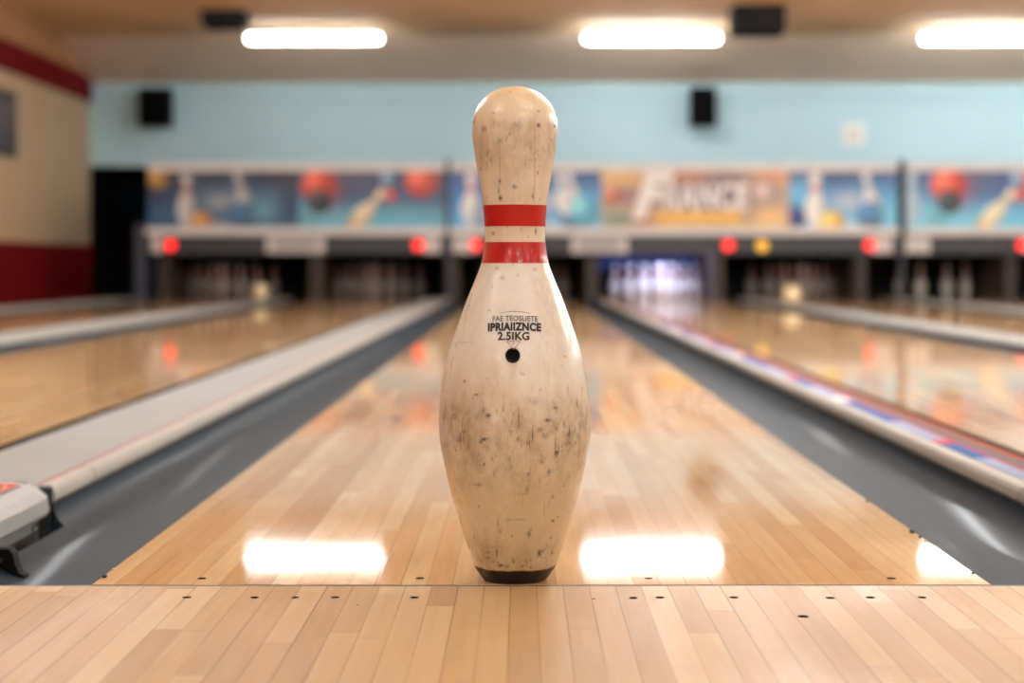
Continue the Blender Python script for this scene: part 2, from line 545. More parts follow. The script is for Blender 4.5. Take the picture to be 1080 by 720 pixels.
# printed sticker blocks, in a repeating run
y = 2.45
k = 0
seq = ['blue_decal', 'white_decal', 'lilac_decal', 'blue_decal', 'red_decal', 'lilac_decal']
lens = [.50, .13, .34, .28, .07, .45]
while y < 11:
    L = lens[k % 6] * (1 + .25 * (k // 6))
    strip('sticker', M[seq[k % 6]], .829, .863, y, min(y + L - .004, 11.4))
    y += L; k += 1
divider(-2.72, -2.444, 2.3, 'pale grey divider second from the central lane on the left', +1)
divider(-4.40, -4.10, 2.3, 'pale grey divider nearest to the red and cream wall', +1)
divider(2.305, 2.52, 2.3, 'grey divider between the brightly lit lane and the dim one beside it', -1)
divider(3.855, 4.14, 2.3, 'grey divider under the dark post, left of the four standing pins', -1)
divider(5.5, 5.76, 2.3, 'grey divider right of the lane with four pins standing', -1)

# near end cap of the left divider
t = empty('divider_end_cap', (-.9, 2.55, SLAB), 'grey plastic divider end cap with orange decal beside the left gutter', 'end cap')
ox, oy, oz = t.location
def capmesh(prof, y0, y1, n=8, rnd=.05):
    """profile extruded along y, its far right corner rounded in plan"""
    bm = bmesh.new()
    rows = []
    ys = [y0] + [y1 - rnd + rnd * math.sin(math.pi / 2 * i / n) for i in range(n + 1)]
    for i, yy in enumerate(ys):
        q = 0 if i == 0 else rnd * (1 - math.cos(math.pi / 2 * (i - 1) / n))
        rows.append([bm.verts.new((x - q * .28 - ox if x > -1.0 else x - ox, yy - oy, z - oz)) for x, z in prof])
    m = len(prof)
    for A, B in zip(rows, rows[1:]):
        for i in range(m):
            j = (i + 1) % m
            bm.faces.new((A[i], A[j], B[j], B[i]))
    bm.faces.new(rows[0][::-1]); bm.faces.new(rows[-1])
    bmesh.ops.recalc_face_normals(bm, faces=bm.faces)
    me = bpy.data.meshes.new('m'); bm.to_mesh(me); bm.free()
    return me
top = [(-1.0, -.018), (-1.0, .027), (-.792, .027), (-.776, .0255), (-.758, .019), (-.7445, .008), (-.7405, -.013), (-.743, -.018)]
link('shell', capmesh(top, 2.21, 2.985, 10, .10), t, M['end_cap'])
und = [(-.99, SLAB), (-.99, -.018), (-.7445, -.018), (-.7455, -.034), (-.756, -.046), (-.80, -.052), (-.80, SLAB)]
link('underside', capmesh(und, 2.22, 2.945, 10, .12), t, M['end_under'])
MB().box(-.985 - ox, -.795 - ox, 2.988 - oy, 2.9935 - oy, -.02 - oz, .0266 - oz).build('joint', M['black'], t)
MB().box(-.985 - ox, -.797 - ox, 2.72 - oy, 2.955 - oy, .025 - oz, .0274 - oz).build('orange_decal', M['orange_decal'], t)
MB().box(-.794 - ox, -.786 - ox, 2.4 - oy, 2.93 - oy, .024 - oz, .0272 - oz).build('grey_line', M['grey_decal'], t)
def oval(cx, cy, rx, ry, z, w_, m, nm):
    n = 32
    bm = bmesh.new()
    A = [bm.verts.new((cx + rx * math.cos(2 * math.pi * i / n) - ox, cy + ry * math.sin(2 * math.pi * i / n) - oy, z - oz)) for i in range(n)]
    if w_:
        B = [bm.verts.new((cx + (rx - w_) * math.cos(2 * math.pi * i / n) - ox, cy + (ry - w_) * math.sin(2 * math.pi * i / n) - oy, z - oz)) for i in range(n)]
        for i in range(n): bm.faces.new((A[i], A[(i + 1) % n], B[(i + 1) % n], B[i]))
    else: bm.faces.new(A)
    me = bpy.data.meshes.new('m'); bm.to_mesh(me); bm.free()
    return link(nm, me, t, m)
oval(-.822, 2.89, .020, .052, .0277, .005, M['decal_pale'], 'emblem_ring')
oval(-.822, 2.89, .013, .038, .0278, 0, M['grey_decal'], 'emblem')
MB().cyl((-.749 - ox, 2.84 - oy, -.026 - oz), (-.7435 - ox, 2.84 - oy, -.026 - oz), .006, 14).cyl((-.749 - ox, 2.865 - oy, -.024 - oz), (-.7437 - ox, 2.865 - oy, -.024 - oz), .004, 14).build('screw', M['seam'], t)

# black bracket standing in the left gutter by the foul line
t = empty('gutter_bracket', (-.72, 2.60, -.05), 'small black bracket in the left gutter below the grey end cap', 'bracket')
gz = lambda x: -.010 - .062 * max(0.0, 1 - ((x + .6275) / .123) ** 2) ** .425
pr = [(x, gz(x) + .0012) for x in np.linspace(-.741, -.694, 10)] + [(-.6945, gz(-.694) + .004), (-.702, -.056), (-.707, -.044), (-.710, -.029), (-.716, -.022), (-.741, -.022)]
MB().prism([(x + .72, z + .05) for x, z in pr], 0, .025).build('body', mat('bracket_black', lin(8, 8, 9), .8, spec=.15), t)
MB().cyl((-.008, -.003, .012), (-.008, .0, .012), .004, 12).build('bolt', M['seam'], t)

# small chips lying along the lane edges
def px_floor(px, py, z=0.0):
    Y = F_PX * (CAM_H - z) / (py - 279)
    return (px - 550) * Y / F_PX, Y
chips = [(976, 562, .0075, 0, 'larger dark chip'), (982, 567, .005, 0, 'small dark chip'), (987, 571, .004, 1, 'pale splinter'),
         (965, 555, .004, 1, 'tiny pale splinter'), (925, 529, .005, 0, 'dark chip farther along'), (1033, 605, .004, 0, 'dark speck near the foul line')]
for px, py, r, pale, lab in chips:
    X, Y = px_floor(px + 1, py, 0)
    bm = bmesh.new()
    r *= .7
    bmesh.ops.create_icosphere(bm, subdivisions=1, radius=r)
    for v in bm.verts: v.co = Vector((v.co.x * random.uniform(.5, .9), v.co.y * random.uniform(1, 1.8), v.co.z * .5 + r * .42))
    me = bpy.data.meshes.new('wood_chip'); bm.to_mesh(me); bm.free()
    o = link('wood_chip', me, None, M['chip_pale' if pale else 'chip'], (min(X, .5505 - r * .9), Y, 0))
    tag(o, lab + ' on the right edge of the central lane', 'chip', 'chips along the lane edge')
for px, py, r, pale, lab in [(93, 609, .0065, 0, 'dark chip at the corner of the central lane and the foul line'), (107, 601, .0045, 1, 'pale splinter on the left edge of the central lane'), (141, 574, .003, 1, 'tiny pale crumb up the left edge of the central lane')]:
    X, Y = px_floor(px, py, 0)
    bm = bmesh.new()
    r *= .7
    bmesh.ops.create_icosphere(bm, subdivisions=1, radius=r)
    for v in bm.verts: v.co = Vector((v.co.x * random.uniform(.7, 1), v.co.y * random.uniform(1, 1.6), v.co.z * .5 + r * .42))
    me = bpy.data.meshes.new('wood_chip'); bm.to_mesh(me); bm.free()
    o = link('wood_chip', me, None, M['chip_pale' if pale else 'chip'], (max(X, -.5035 + r * .9), Y, 0))
    tag(o, lab, 'chip', 'chips along the lane edge')

# ------------------------------------------------------------------ the worn pin
PY, PX = 2.221, -0.0078
SP = PY / F_PX
def zf(py, r):                     # height of a front point seen at image row py
    return CAM_H + (279 - py) * (PY - r) / F_PX
sil = [(92.0, 6), (94, 15), (98, 23.5), (104, 31), (111, 37), (119, 41.5), (127, 44.2), (135, 45.2), (144, 44.9), (154, 43.6), (166, 41.8), (180, 39.3), (195, 36.6), (208, 34.5), (220, 33), (232, 32),
       (243, 31.6), (255, 31.9), (266, 33), (277.5, 35.2), (288, 39.2), (298, 43.3), (316, 51), (340, 59.5), (360, 66.9), (378, 72.2), (400, 76.6), (420, 79.0), (438, 80.1), (455, 80.0), (468, 78.6),
       (480, 76.2), (500, 72.1), (520, 67.0), (540, 61.4), (560, 55.2), (580, 48.5), (595, 43.2)]
ctrl = [(CAM_H + (279 - py) * SP, r * SP) for py, r in sil][::-1]
ztop = CAM_H + (279 - 91.3) * SP
ctrl = [(0.0, .0355), (.004, .0395), (.010, .0435)] + [c for c in ctrl if c[0] > .016] + [(ztop, 0.0)]
cz = np.array([c[0] for c in ctrl]); cr = np.array([c[1] for c in ctrl])
zz = np.linspace(0, ztop, 1200)
rr = np.interp(zz, cz, cr)
kern = np.exp(-np.linspace(-2.2, 2.2, 51) ** 2); kern /= kern.sum()
pad = np.pad(rr, 25, mode='edge')
rs = np.convolve(pad, kern, 'valid')
# keep the rounded crown exact: an ellipse through the top
zc = ztop - 0.0485
crown = zz > zc
rc = np.interp(zc, zz, rs)
rs[crown] = rc * np.sqrt(np.clip(1 - ((zz[crown] - zc) / (ztop - zc)) ** 2, 0, 1)) ** 0.92
bl = np.clip((zz - .012) / .02, 0, 1)
rs = rr * (1 - bl) + rs * bl
R = lambda z: np.interp(z, zz, rs)

nr, nc = 430, 420
ts = np.linspace(0, 1, nr)
zrow = ts * ztop
zrow = np.concatenate([zrow[:-24], ztop - (ztop - zrow[-24]) * np.cos(np.linspace(0, math.pi / 2, 60)) ** 1.0 if False else ztop - (ztop - zrow[-24]) * (1 - np.sin(np.linspace(0, math.pi / 2, 60)))])
zrow = zrow[:-1]
nr = len(zrow)
th = np.linspace(0, 2 * math.pi, nc, endpoint=False)          # th = 0 faces the camera
Rr = R(zrow)
rnoise = 1.0
X = Rr[:, None] * np.sin(th)[None, :]
Yy = -Rr[:, None] * np.cos(th)[None, :]
Z = np.repeat(zrow[:, None], nc, 1)
# hole: dent the wall inward
HZ, HX, HR = zf(374.8, .080), (541 - 543) * SP, .0074
dd = np.hypot(X - HX, Z - HZ)
inside = (dd < HR * 1.0) & (np.cos(th)[None, :] > 0)
Yy = Yy + np.where(inside, .012, 0)
verts = np.stack([X, Yy, Z], -1).reshape(-1, 3)
verts = np.vstack([verts, [[0, 0, 0]], [[0, 0, ztop]]])
i0 = np.arange(nr - 1)[:, None] * nc + np.arange(nc)[None, :]
i1 = np.arange(nr - 1)[:, None] * nc + (np.arange(nc)[None, :] + 1) % nc
quads = np.stack([i0, i1, i1 + nc, i0 + nc], -1).reshape(-1, 4)
ib, it = nr * nc, nr * nc + 1
lastr = (nr - 1) * nc
kk = np.arange(nc)
tb = np.stack([np.full(nc, ib), (kk + 1) % nc, kk], -1)
tt = np.stack([np.full(nc, it), lastr + kk, lastr + (kk + 1) % nc], -1)
me = bpy.data.meshes.new('pin_body')
me.from_pydata(verts.tolist(), [], quads.tolist() + tb.tolist() + tt.tolist())
me.update()
# wear marks
marks = np.zeros(len(verts)); 
vx, vz = verts[:, 0], verts[:, 2]
front = verts[:, 1] < 0
rowpx = 543 + vx / SP * (PY / (PY + verts[:, 1]))
rowpy = 279 - (vz - CAM_H) * F_PX / (PY + verts[:, 1])
def blot(px, py, rx, ry, s=.8, rot=0.0):
    c, q = math.cos(rot), math.sin(rot)
    du, dv_ = rowpx - px, rowpy - py
    a, b = (du * c + dv_ * q) / rx, (-du * q + dv_ * c) / ry
    w_ = np.exp(-((a * a + b * b) ** 1.3)) * s
    np.maximum(marks, np.where(front, w_, 0), out=marks)
for b in [(568, 132, 1.7, 2.2, .9), (585, 133, 1.3, 2.0, .9), (568, 117, 1.2, 1, .7), (527, 149, 2, 2.5, .6), (511, 136, 3, 4, .45), (545, 133, 5, 5, .35), (527, 191, 1.3, 3, .7), (528, 209, 2.2, 3, .85),
          (543, 197, 2.6, 2.0, .9, .4), (562, 207, 1.2, 3, .85), (567, 182, 1, 2, .6), (507, 178, 1.4, 2, .6), (538, 97, .9, .9, .6), (571, 104, 1.6, .8, .6), (520, 119, 1.8, 1.5, .5), (582, 148, 1, 2, .6),
          (500, 128, 1.5, 3, .5), (526, 201, .9, 5, .5), (569, 210, .8, 1.4, .6), (513, 208, .8, .8, .6), (553, 205, .8, .8, .5), (558, 113, 1, 1, .5),
          (527, 172, .7, 40, .28), (564, 168, .7, 40, .32), (563, 205, .6, 10, .4),
          (520, 246, 1.8, 2, .55), (565, 244, 1.1, 4, .75), (549, 242, .9, .9, .6), (535, 240, .8, .8, .5), (557, 249, .8, .8, .5), (541, 279, 1.2, 1, .5),
          (524, 283, 3, 2, .35), (530, 293, 3, 2, .35), (564, 284, 2.5, 2, .35), (546, 290, 1.6, 1.6, .35), (519, 302, 1, 1, .5), (495, 322, 1, 1, .5), (516, 327, 1.4, 1, .5),
          (488, 361, 8, .7, .4), (481, 364, .8, 3, .4), (596, 376, 1.3, .8, .7), (592, 386, 1, .8, .6), (551, 394, 3, 1, .6, .6), (490, 402, 1.4, 1.6, .65), (514, 399, .8, .8, .6), (525, 404, .8, 2, .3),
          (502, 416, 2.4, 1.2, .8, -.2), (570, 411, 1, 1.5, .6), (599, 411, .9, 5, .45), (586, 430, 2.6, 2, .6), (515, 438, 3, 2.2, .8), (510, 433, 1.4, 2.4, .6), (578, 443, 3.6, 1.8, .85), (570, 453, 2.6, 2, .6),
          (595, 447, 1.3, 4, .6), (614, 410, .9, 4, .4), (477, 429, 1, 3, .35), (480, 440, 2.5, 4, .4), (490, 455, 3, 2, .4), (540, 446, .8, 1, .6), (606, 455, 1.4, 5, .5), (612, 452, 1.4, 4, .5),
          (485, 463, 3.4, 3, .55), (494, 470, 1.4, 4, .5), (511, 463, 4.5, 1.5, .95, -.15), (507, 466, 2, 1.5, .8), (546, 463, 1.8, 3, .45), (586, 468, .9, 11, .75), (587, 478, 2, 3.6, .95), (589, 474, 1, 5, .7),
          (575, 460, 3.5, 3, .45), (570, 454, 3, 2, .45), (610, 460, 2, 5, .45), (607, 467, 1.2, 2, .6), (523, 481, .8, 2, .4), (579, 498, 2.2, 4, .45), (556, 517, 1.8, 4, .45), (505, 511, 6, 1.2, .4),
          (558, 506, .8, 8, .3), (552, 521, 6, 1.0, .3), (595, 512, 1, 1, .8), (583, 524, 1.2, 1.6, .65), (505, 534, 1.4, 2, .5), (548, 548, 8, .6, .55), (525, 553, .7, 9, .4), (528, 560, 1, 3, .5), (558, 563, 2, 3.6, .7),
          (560, 558, 1, 2, .6), (583, 549, 1.8, 1.4, .75), (588, 545, 1, .8, .6), (581, 567, 1.3, 1.3, .8), (569, 583, 2.2, 3.6, .95), (573, 581, 1.2, 1.6, .7), (582, 583, 1.6, 1.3, .7), (524, 583, 1, 7, .65),
          (540, 565, .9, .9, .7), (528, 596, 3.5, 1.6, .8), (542, 592, 1.2, 1, .8), (551, 597, 2, 1.6, .7), (515, 588, 2.4, 1.4, .5), (520, 592, 2, 1.4, .6), (535, 597, 2.5, 1.5, .5), (560, 598, 2, 1.2, .5), (500, 566, 1, 1, .6),
          (519, 577, 8, 1.5, .28), (516, 582, 5, 2, .3), (574, 535, .7, 10, .25), (600, 540, 1, 2, .3), (560, 590, 1, 1, .6), (575, 588, 1, 1, .6), (536, 548, 3, 1, .4)]:
    blot(*b)
at = me.attributes.new('marks', 'FLOAT', 'POINT')
at.data.foreach_set('value', marks.astype(np.float32))

m = bpy.data.materials.new('worn_pin')
k = N(m)
co = k.coord()
x, y, z = k.sep(co)
att = k.nt.nodes.new('ShaderNodeAttribute'); att.attribute_name = 'marks'
base = k.ramp(k.rng(z, 0.0, ztop), [(0.0, lin(204, 188, 154)), (0.2, lin(210, 198, 170)), (0.34, lin(218, 214, 200)), (0.46, lin(224, 230, 232)), (0.62, lin(224, 230, 232)), (0.66, lin(222, 216, 202)), (0.88, lin(218, 210, 196)), (1.0, lin(230, 220, 192))])
big = k.noise(k.vmul(co, (14, 14, 8)), 1.0, 5, 0.6)
base = k.mix(k.rng(big, 0.45, 0.72, 0.0, 0.55), base, lin(194, 172, 136))
base = k.mix(k.rng(k.noise(k.vadd(co, (3.1, 1.7, .4)), 18.0, 4), 0.5, 0.75, 0.0, 0.35), base, lin(240, 234, 222))
def bell(a, b, c, d_):
    return k.math('MULTIPLY', k.rng(z, a, b, 0, 1, True), k.rng(z, c, d_, 1, 0, True))
belly = bell(.09, .155, .195, .245)
foot = bell(.012, .02, .03, .065)
head = bell(.475, .505, .535, .56)
allz = k.math('ADD', 0.16, k.math('MAXIMUM', belly, k.math('MAXIMUM', k.math('MULTIPLY', foot, .8), k.math('MULTIPLY', head, .75))))
g1 = k.noise(k.vmul(co, (1, 1, .75)), 70.0, 8, 0.72)
g2 = k.noise(k.vadd(k.vmul(co, (1, 1, .35)), (.7, .2, .1)), 150.0, 5, 0.65)
g3 = k.noise(k.vmul(co, (1, 1, .25)), 22.0, 5, 0.65)
g4 = k.noise(k.vmul(co, (1, 1, .6)), 45.0, 7, 0.72)
smear = k.math('MULTIPLY', k.math('MULTIPLY', k.math('ADD', k.math('MULTIPLY', k.rng(g3, .35, .7), .5), k.rng(g4, .42, .68)), allz), 0.52, clamp=True)
base = k.mix(smear, base, lin(150, 130, 100))
speck = k.math('MULTIPLY', k.math('MULTIPLY', k.rng(g1, .55, .72), allz), .6)
base = k.mix(speck, base, lin(92, 74, 58))
fine = k.math('MULTIPLY', k.math('MULTIPLY', k.rng(g2, .64, .72), allz), .7)
base = k.mix(fine, base, lin(62, 50, 42))
g5 = k.noise(k.vmul(co, (1, 1, .10)), 260.0, 4, .6)
scr = k.math('MULTIPLY', k.math('MULTIPLY', k.rng(g5, .60, .68), k.math('MULTIPLY', allz, k.rng(g4, .4, .6))), .75)
base = k.mix(scr, base, lin(74, 60, 50))
edge = k.noise(k.vmul(co, (1, 1, .6)), 420.0, 4, .7)
mk = k.math('MULTIPLY', att.outputs['Fac'], k.rng(edge, .34, .56, .3, 1.2), clamp=True)
base = k.mix(mk, base, lin(40, 32, 28))
k.put(base, k.p.inputs['Base Color'])
k.p.inputs['Roughness'].default_value = 0.36
k.put(k.rng(g3, .35, .7, .22, .42), k.p.inputs['Roughness'])
k.p.inputs['Coat Weight'].default_value = 0.35
k.p.inputs['Coat Roughness'].default_value = 0.16
bp = k.nt.nodes.new('ShaderNodeBump')
bp.inputs['Strength'].default_value = 0.35
bp.inputs['Distance'].default_value = 0.0012
k.put(k.math('SUBTRACT', k.math('MULTIPLY', k.noise(co, 26.0, 3), .8), k.math('ADD', k.math('MULTIPLY', mk, .5), k.math('MULTIPLY', speck, .4))), bp.inputs['Height'])
k.put(bp.outputs[0], k.p.inputs['Normal'])
M['worn_pin'] = m
pin = link('bowling_pin', me, None, m, (PX, PY, 0.0), True)
tag(pin, 'tall scuffed cream bowling pin with two red neck bands standing on the foul line', 'bowling pin')

# neck bands
def shell(name, z0, z1, off, m_, n=128, rows=14, wob=0.0):
    bm = bmesh.new()
    rings = []
    for i in range(rows + 1):
        q = []
        for j in range(n):
            a = 2 * math.pi * j / n
            zt = z1 + wob * (math.sin(5 * a + 1) + .6 * math.sin(11 * a) + .4 * math.sin(23 * a + 2))
            z_ = z0 + (zt - z0) * i / rows
            r_ = float(R(z_)) + off
            q.append(bm.verts.new((r_ * math.sin(a), -r_ * math.cos(a), z_)))
        rings.append(q)
    for A, B in zip(rings, rings[1:]):
        for j in range(n): bm.faces.new((A[j], A[(j + 1) % n], B[(j + 1) % n], B[j]))
    if z0 <= 0.001: bm.faces.new(rings[0][::-1])
    me_ = bpy.data.meshes.new(name); bm.to_mesh(me_); bm.free()
    return link(name, me_, pin, m_, smooth=True)
bandm = mat('band_red', lin(178, 6, 10), 0.3, coat=0.3, var=0.08, vscale=60)
shell('neck_band', zf(238.3, .036), zf(215.6, .037), .0004, bandm)['label'] = 'upper red neck band'
shell('neck_band', zf(277.3, .039), zf(255.0, .036), .0004, bandm)['label'] = 'lower red neck band'
basem = mat('base_dark', lin(38, 30, 25), 0.5, var=0.35, vscale=90, bump=0.3)
shell('base_ring', 0.0, zf(602.3, .047), .0007, basem, wob=.0004, rows=10)['label'] = 'black worn base ring'
shell('base_seam', zf(603.0, .047), zf(601.4, .047), .0003, mat('seam_ochre', lin(176, 132, 60), .6, var=.3, vscale=120), wob=.0005, rows=3)
# hole with a dark lining
bm = bmesh.new()
n = 40
def on(px_, pz_, off): 
    r_ = float(R(pz_)) + off
    return Vector((px_, -math.sqrt(max(r_ * r_ - px_ * px_, 0)), pz_))
ro = [(HR * 1.16, .0004), (HR * .96, .0006), (HR * .90, -.001), (HR * .86, -.0095)]
rings = [[bm.verts.new(on(HX + r_ * math.cos(2 * math.pi * j / n), HZ + r_ * math.sin(2 * math.pi * j / n), o_)) for j in range(n)] for r_, o_ in ro]
for A, B in zip(rings, rings[1:]):
    for j in range(n): bm.faces.new((A[j], A[(j + 1) % n], B[(j + 1) % n], B[j]))
bm.faces.new(rings[-1])
me_ = bpy.data.meshes.new('hole'); bm.to_mesh(me_); bm.free()
link('hole', me_, pin, mat('hole_dark', lin(26, 20, 17), .8), smooth=True)

# lettering, wrapped on the pin
def text_mesh(txt, size, bold=0.0, shear=0.0, spacing=1.0):
    cu = bpy.data.curves.new('lettering', 'FONT')
    cu.body = txt; cu.size = size; cu.offset = bold; cu.shear = shear; cu.space_character = spacing + bold * 1.6
    cu.align_x = 'CENTER'; cu.resolution_u = 4
    o_ = bpy.data.objects.new('lettering', cu); COL.objects.link(o_)
    dg = bpy.context.evaluated_depsgraph_get()
    me_ = bpy.data.meshes.new_from_object(o_.evaluated_get(dg))
    bpy.data.objects.remove(o_); bpy.data.curves.remove(cu)
    return me_
def fit(me_, x0, x1, z0, z1):
    v = np.empty(len(me_.vertices) * 3, np.float32); me_.vertices.foreach_get('co', v); v = v.reshape(-1, 3)
    a, b = v.min(0), v.max(0)
    v[:, 0] = x0 + (v[:, 0] - a[0]) / (b[0] - a[0]) * (x1 - x0)
    v[:, 1] = z0 + (v[:, 1] - a[1]) / (b[1] - a[1]) * (z1 - z0)
    return v[:, :2], [tuple(p.vertices) for p in me_.polygons]
lv, lf, lm = [], [], []
def add_letters(vz_, faces, mi, off=.0006):
    base_i = len(lv)
    for a, b in vz_: lv.append(tuple(on(float(a), float(b), off)))
    for f in faces: lf.append(tuple(i + base_i for i in f)); lm.append(mi)
LX = lambda px_: (px_ - 543) * (PY - .07) / F_PX
LZ = lambda py_: zf(py_, .068)
def line(txt, x0, x1, y0, y1, mi, bold, arch, shear=0.0):
    mt = text_mesh(txt, 1.0, bold, shear)
    v, f = fit(mt, LX(x0), LX(x1), LZ(y1), LZ(y0))
    xm, hw = (LX(x0) + LX(x1)) / 2, (LX(x1) - LX(x0)) / 2
    v[:, 1] -= arch * SP * ((v[:, 0] - xm) / hw) ** 2
    add_letters(v, f, mi)
    bpy.data.meshes.remove(mt)
line('FAE TEOSLIETE', 519.5, 567.5, 332.6, 338.4, 1, .018, .9)
line('IPRIAIIZNCE', 514.5, 571, 339.6, 348.6, 0, .055, 1.2)
line('2.5IKG', 525, 558.5, 349.6, 358.4, 0, .035, .2)
def seg(p, q, w_, mi):
    (ax, az), (bx, bz) = (LX(p[0]), LZ(p[1])), (LX(q[0]), LZ(q[1]))
    dx, dz = bx - ax, bz - az
    L = math.hypot(dx, dz); nx, nz = -dz / L * w_ / 2, dx / L * w_ / 2
    add_letters([(ax + nx, az + nz), (ax - nx, az - nz), (bx - nx, bz - nz), (bx + nx, bz + nz)], [(0, 1, 2, 3)], mi)
for i in range(12):
    f_ = lambda q: (527 + 32 * q, 330.6 - 2.2 * (1 - (2 * q - 1) ** 2))
    seg(f_(i / 12), f_((i + 1) / 12), .0005, 1)
seg((534.5, 359.6), (549, 359.6), .0006, 1)
seg((534.5, 359.6), (541.8, 367.8), .0006, 2); seg((549, 359.6), (541.8, 367.8), .0006, 2)
seg((541, 362), (542.4, 362), .0012, 2)
me_ = bpy.data.meshes.new('printed_lettering')
me_.from_pydata(lv, [], lf)
for p, mi in zip(me_.polygons, lm): p.material_index = mi
lo = link('printed_lettering', me_, pin, [mat('ink_black', lin(38, 34, 36), .5, var=.25, vscale=200), mat('ink_grey', lin(104, 98, 94), .5, var=.25, vscale=200), mat('ink_red', lin(150, 96, 90), .5)])

# ------------------------------------------------------------------ distant pins
pin_prof = [(0.0, 0.0), (.0257, 0.0), (.029, .004), (.0355, .019), (.045, .057), (.0535, .086), (.0595, .114), (.0605, .128), (.0585, .149), (.050, .184), (.0385, .216), (.029, .239), (.0243, .256),
            (.0228, .270), (.0235, .290), (.0268, .314), (.0309, .340), (.0323, .351), (.031, .364), (.0255, .374), (.016, .379), (0, .381)]
proto = MB().lathe(pin_prof, 28).build('bowling_pin', M['white_pin'], smooth=True)
band = MB().lathe([(.0246, .2535), (.0234, .263), (.0232, .272), (.0234, .284), (.0244, .293)], 28).build('neck_band', M['pin_red'], proto, smooth=True)
first = [True]
shaded_mesh = [None]
def far_pin(x_, y_, lab, grp, grey=False):
    if first[0]:
        first[0] = False
        proto.location = (x_, y_, 0); tag(proto, lab, 'bowling pin', grp)
        return proto
    c = copy_thing(proto, (x_, y_, 0), lab, grp)
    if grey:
        if shaded_mesh[0] is None:
            shaded_mesh[0] = proto.data.copy(); shaded_mesh[0].materials[0] = M['shaded_pin']
        c.data = shaded_mesh[0]
    return c
HEAD = 20.44
rows_ = [(0, [0]), (1, [-.5, .5]), (2, [-1, 0, 1]), (3, [-1.5, -.5, .5, 1.5])]
rack_txt = {1.5305: 'the brightly lit rack', -1.6175: 'the dim rack just left of the tall pin', -3.28: 'the dark rack nearest the red wall', 3.08: 'the dim rack right of the bright one', 0.0235: 'the rack hidden by the tall pin'}
ordn = {(0, 0): 'white head pin of ', (1, -.5): 'left pin of the second row in ', (1, .5): 'right pin of the second row in ',
        (2, -1): 'left pin of the third row in ', (2, 0): 'middle pin of the third row in ', (2, 1): 'right pin of the third row in ',
        (3, -1.5): 'leftmost pin of the back row in ', (3, -.5): 'second back-row pin from left in ', (3, .5): 'third back-row pin from left in ', (3, 1.5): 'rightmost pin of the back row in '}
for cx, txt in rack_txt.items():
    for r_, offs in rows_:
        for q in offs:
            if cx == 0.0235 and (r_, q) not in ((1, .5), (2, 1), (3, 1.5), (3, -1.5)): continue
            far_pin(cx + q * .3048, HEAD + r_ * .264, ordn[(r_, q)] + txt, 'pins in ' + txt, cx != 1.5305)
for q, lab in ((-1.5, 'dim leftmost of the four standing pins, beside the dark post'), (-.5, 'second of the four pins left standing right of the dark post'), (.5, 'third of the four pins left standing right of the dark post'), (1.5, 'dim rightmost of the four standing pins')):
    far_pin(4.70 + (q * .3048 if abs(q) < 1 else q * .25), HEAD + .792 + (0 if abs(q) < 1 else .06), lab, 'four pins left standing')

# cream balls resting on the dividers
for x_, y_, lab in ((-2.585, 18.4, 'small cream ball lying on the grey divider on the left'), (2.42, 16.7, 'small cream ball lying on the grey divider on the right'), ):
    r_ = .085
    t = empty('bowling_ball', (x_, y_, .0195), lab, 'ball', 'cream balls on the dividers')
    MB().sphere((0, 0, r_), r_, 32).build('ball_body', M['cream_ball'], t, smooth=True)
    mb = MB()
    for a, b in ((-.018, .01), (.018, .01), (0, -.03)):
        c_ = Vector((a, b, 0)); h = math.sqrt(r_ ** 2 - a * a - b * b)
        mb.cyl((a, b, r_ + h - .002), (a, b, r_ + h + .0006), .009, 14)
    mb.build('finger_holes', M['black'], t)

# ------------------------------------------------------------------ pit: kickbacks, hoods, curtains
for x0, x1, lab in ((-3.93, -3.82, 'brown kickback board at the left end of the machines'), (-2.29, -2.155, 'brown kickback board left of the dim rack beside the tall pin'), (-.80, -.68, 'grey brown kickback board under the dark post left of the tall pin'),
                    (.70, .83, 'brown kickback board left of the brightly lit rack'), (2.065, 2.19, 'brown kickback board right of the brightly lit rack'), (3.61, 3.73, 'dark kickback board left of the post by the four pins'), (5.23, 5.35, 'dark kickback board right of the four pins')):
    t = empty('kickback_board', ((x0 + x1) / 2, 20.12, SLAB), lab, 'kickback', 'kickback boards between the racks')
    hw = (x1 - x0) / 2
    MB().box(-hw, hw, .012, 1.9, 0, .78, .006).build('board', M['kick'], t)
    MB().box(-hw, hw, 0, .0118, 0, .74, .003).build('front_edge', M['kick_edge'], t)
bays = [(-3.82, -2.29, 'dark pinsetter above the rack nearest the red wall'), (-2.155, -.80, 'dark pinsetter above the dim rack left of the tall pin'), (-.68, .70, 'dark pinsetter hidden behind the tall pin'), (.83, 2.065, 'pinsetter lit blue above the bright rack'),
        (2.19, 3.61, 'dark pinsetter above the dim rack right of the bright one'), (3.73, 5.23, 'dark pinsetter above the four standing pins'), (5.35, 7.1, 'dark pinsetter beyond the four standing pins')]
for i, (x0, x1, lab) in enumerate(bays):
    t = empty('pinsetter', ((x0 + x1) / 2, 20.2, SLAB), lab, 'pinsetter', 'pinsetters behind the printed panels')
    hw = (x1 - x0) / 2 - .004
    MB().box(-hw, hw, 0, 2.1, .63, 1.30, .01).build('housing', M['hood'], t)
    MB().box(-hw, hw, 1.62, 1.66, 0, .70).build('pit_curtain', M['curtain'], t)
    if i == 3:
        MB().box(-hw + .02, hw - .02, .002, .02, .585, .63).build('blue_mask', M['blue_screen'], t)
        MB().box(-hw + .08, hw - .08, .03, .07, .59, .63, .01).build('pit_lamp', M['pit_lamp'], t)
        MB().box(-hw + .02, hw - .02, 1.60, 1.618, .40, .63).build('blue_backboard', M['blue_screen'], t)

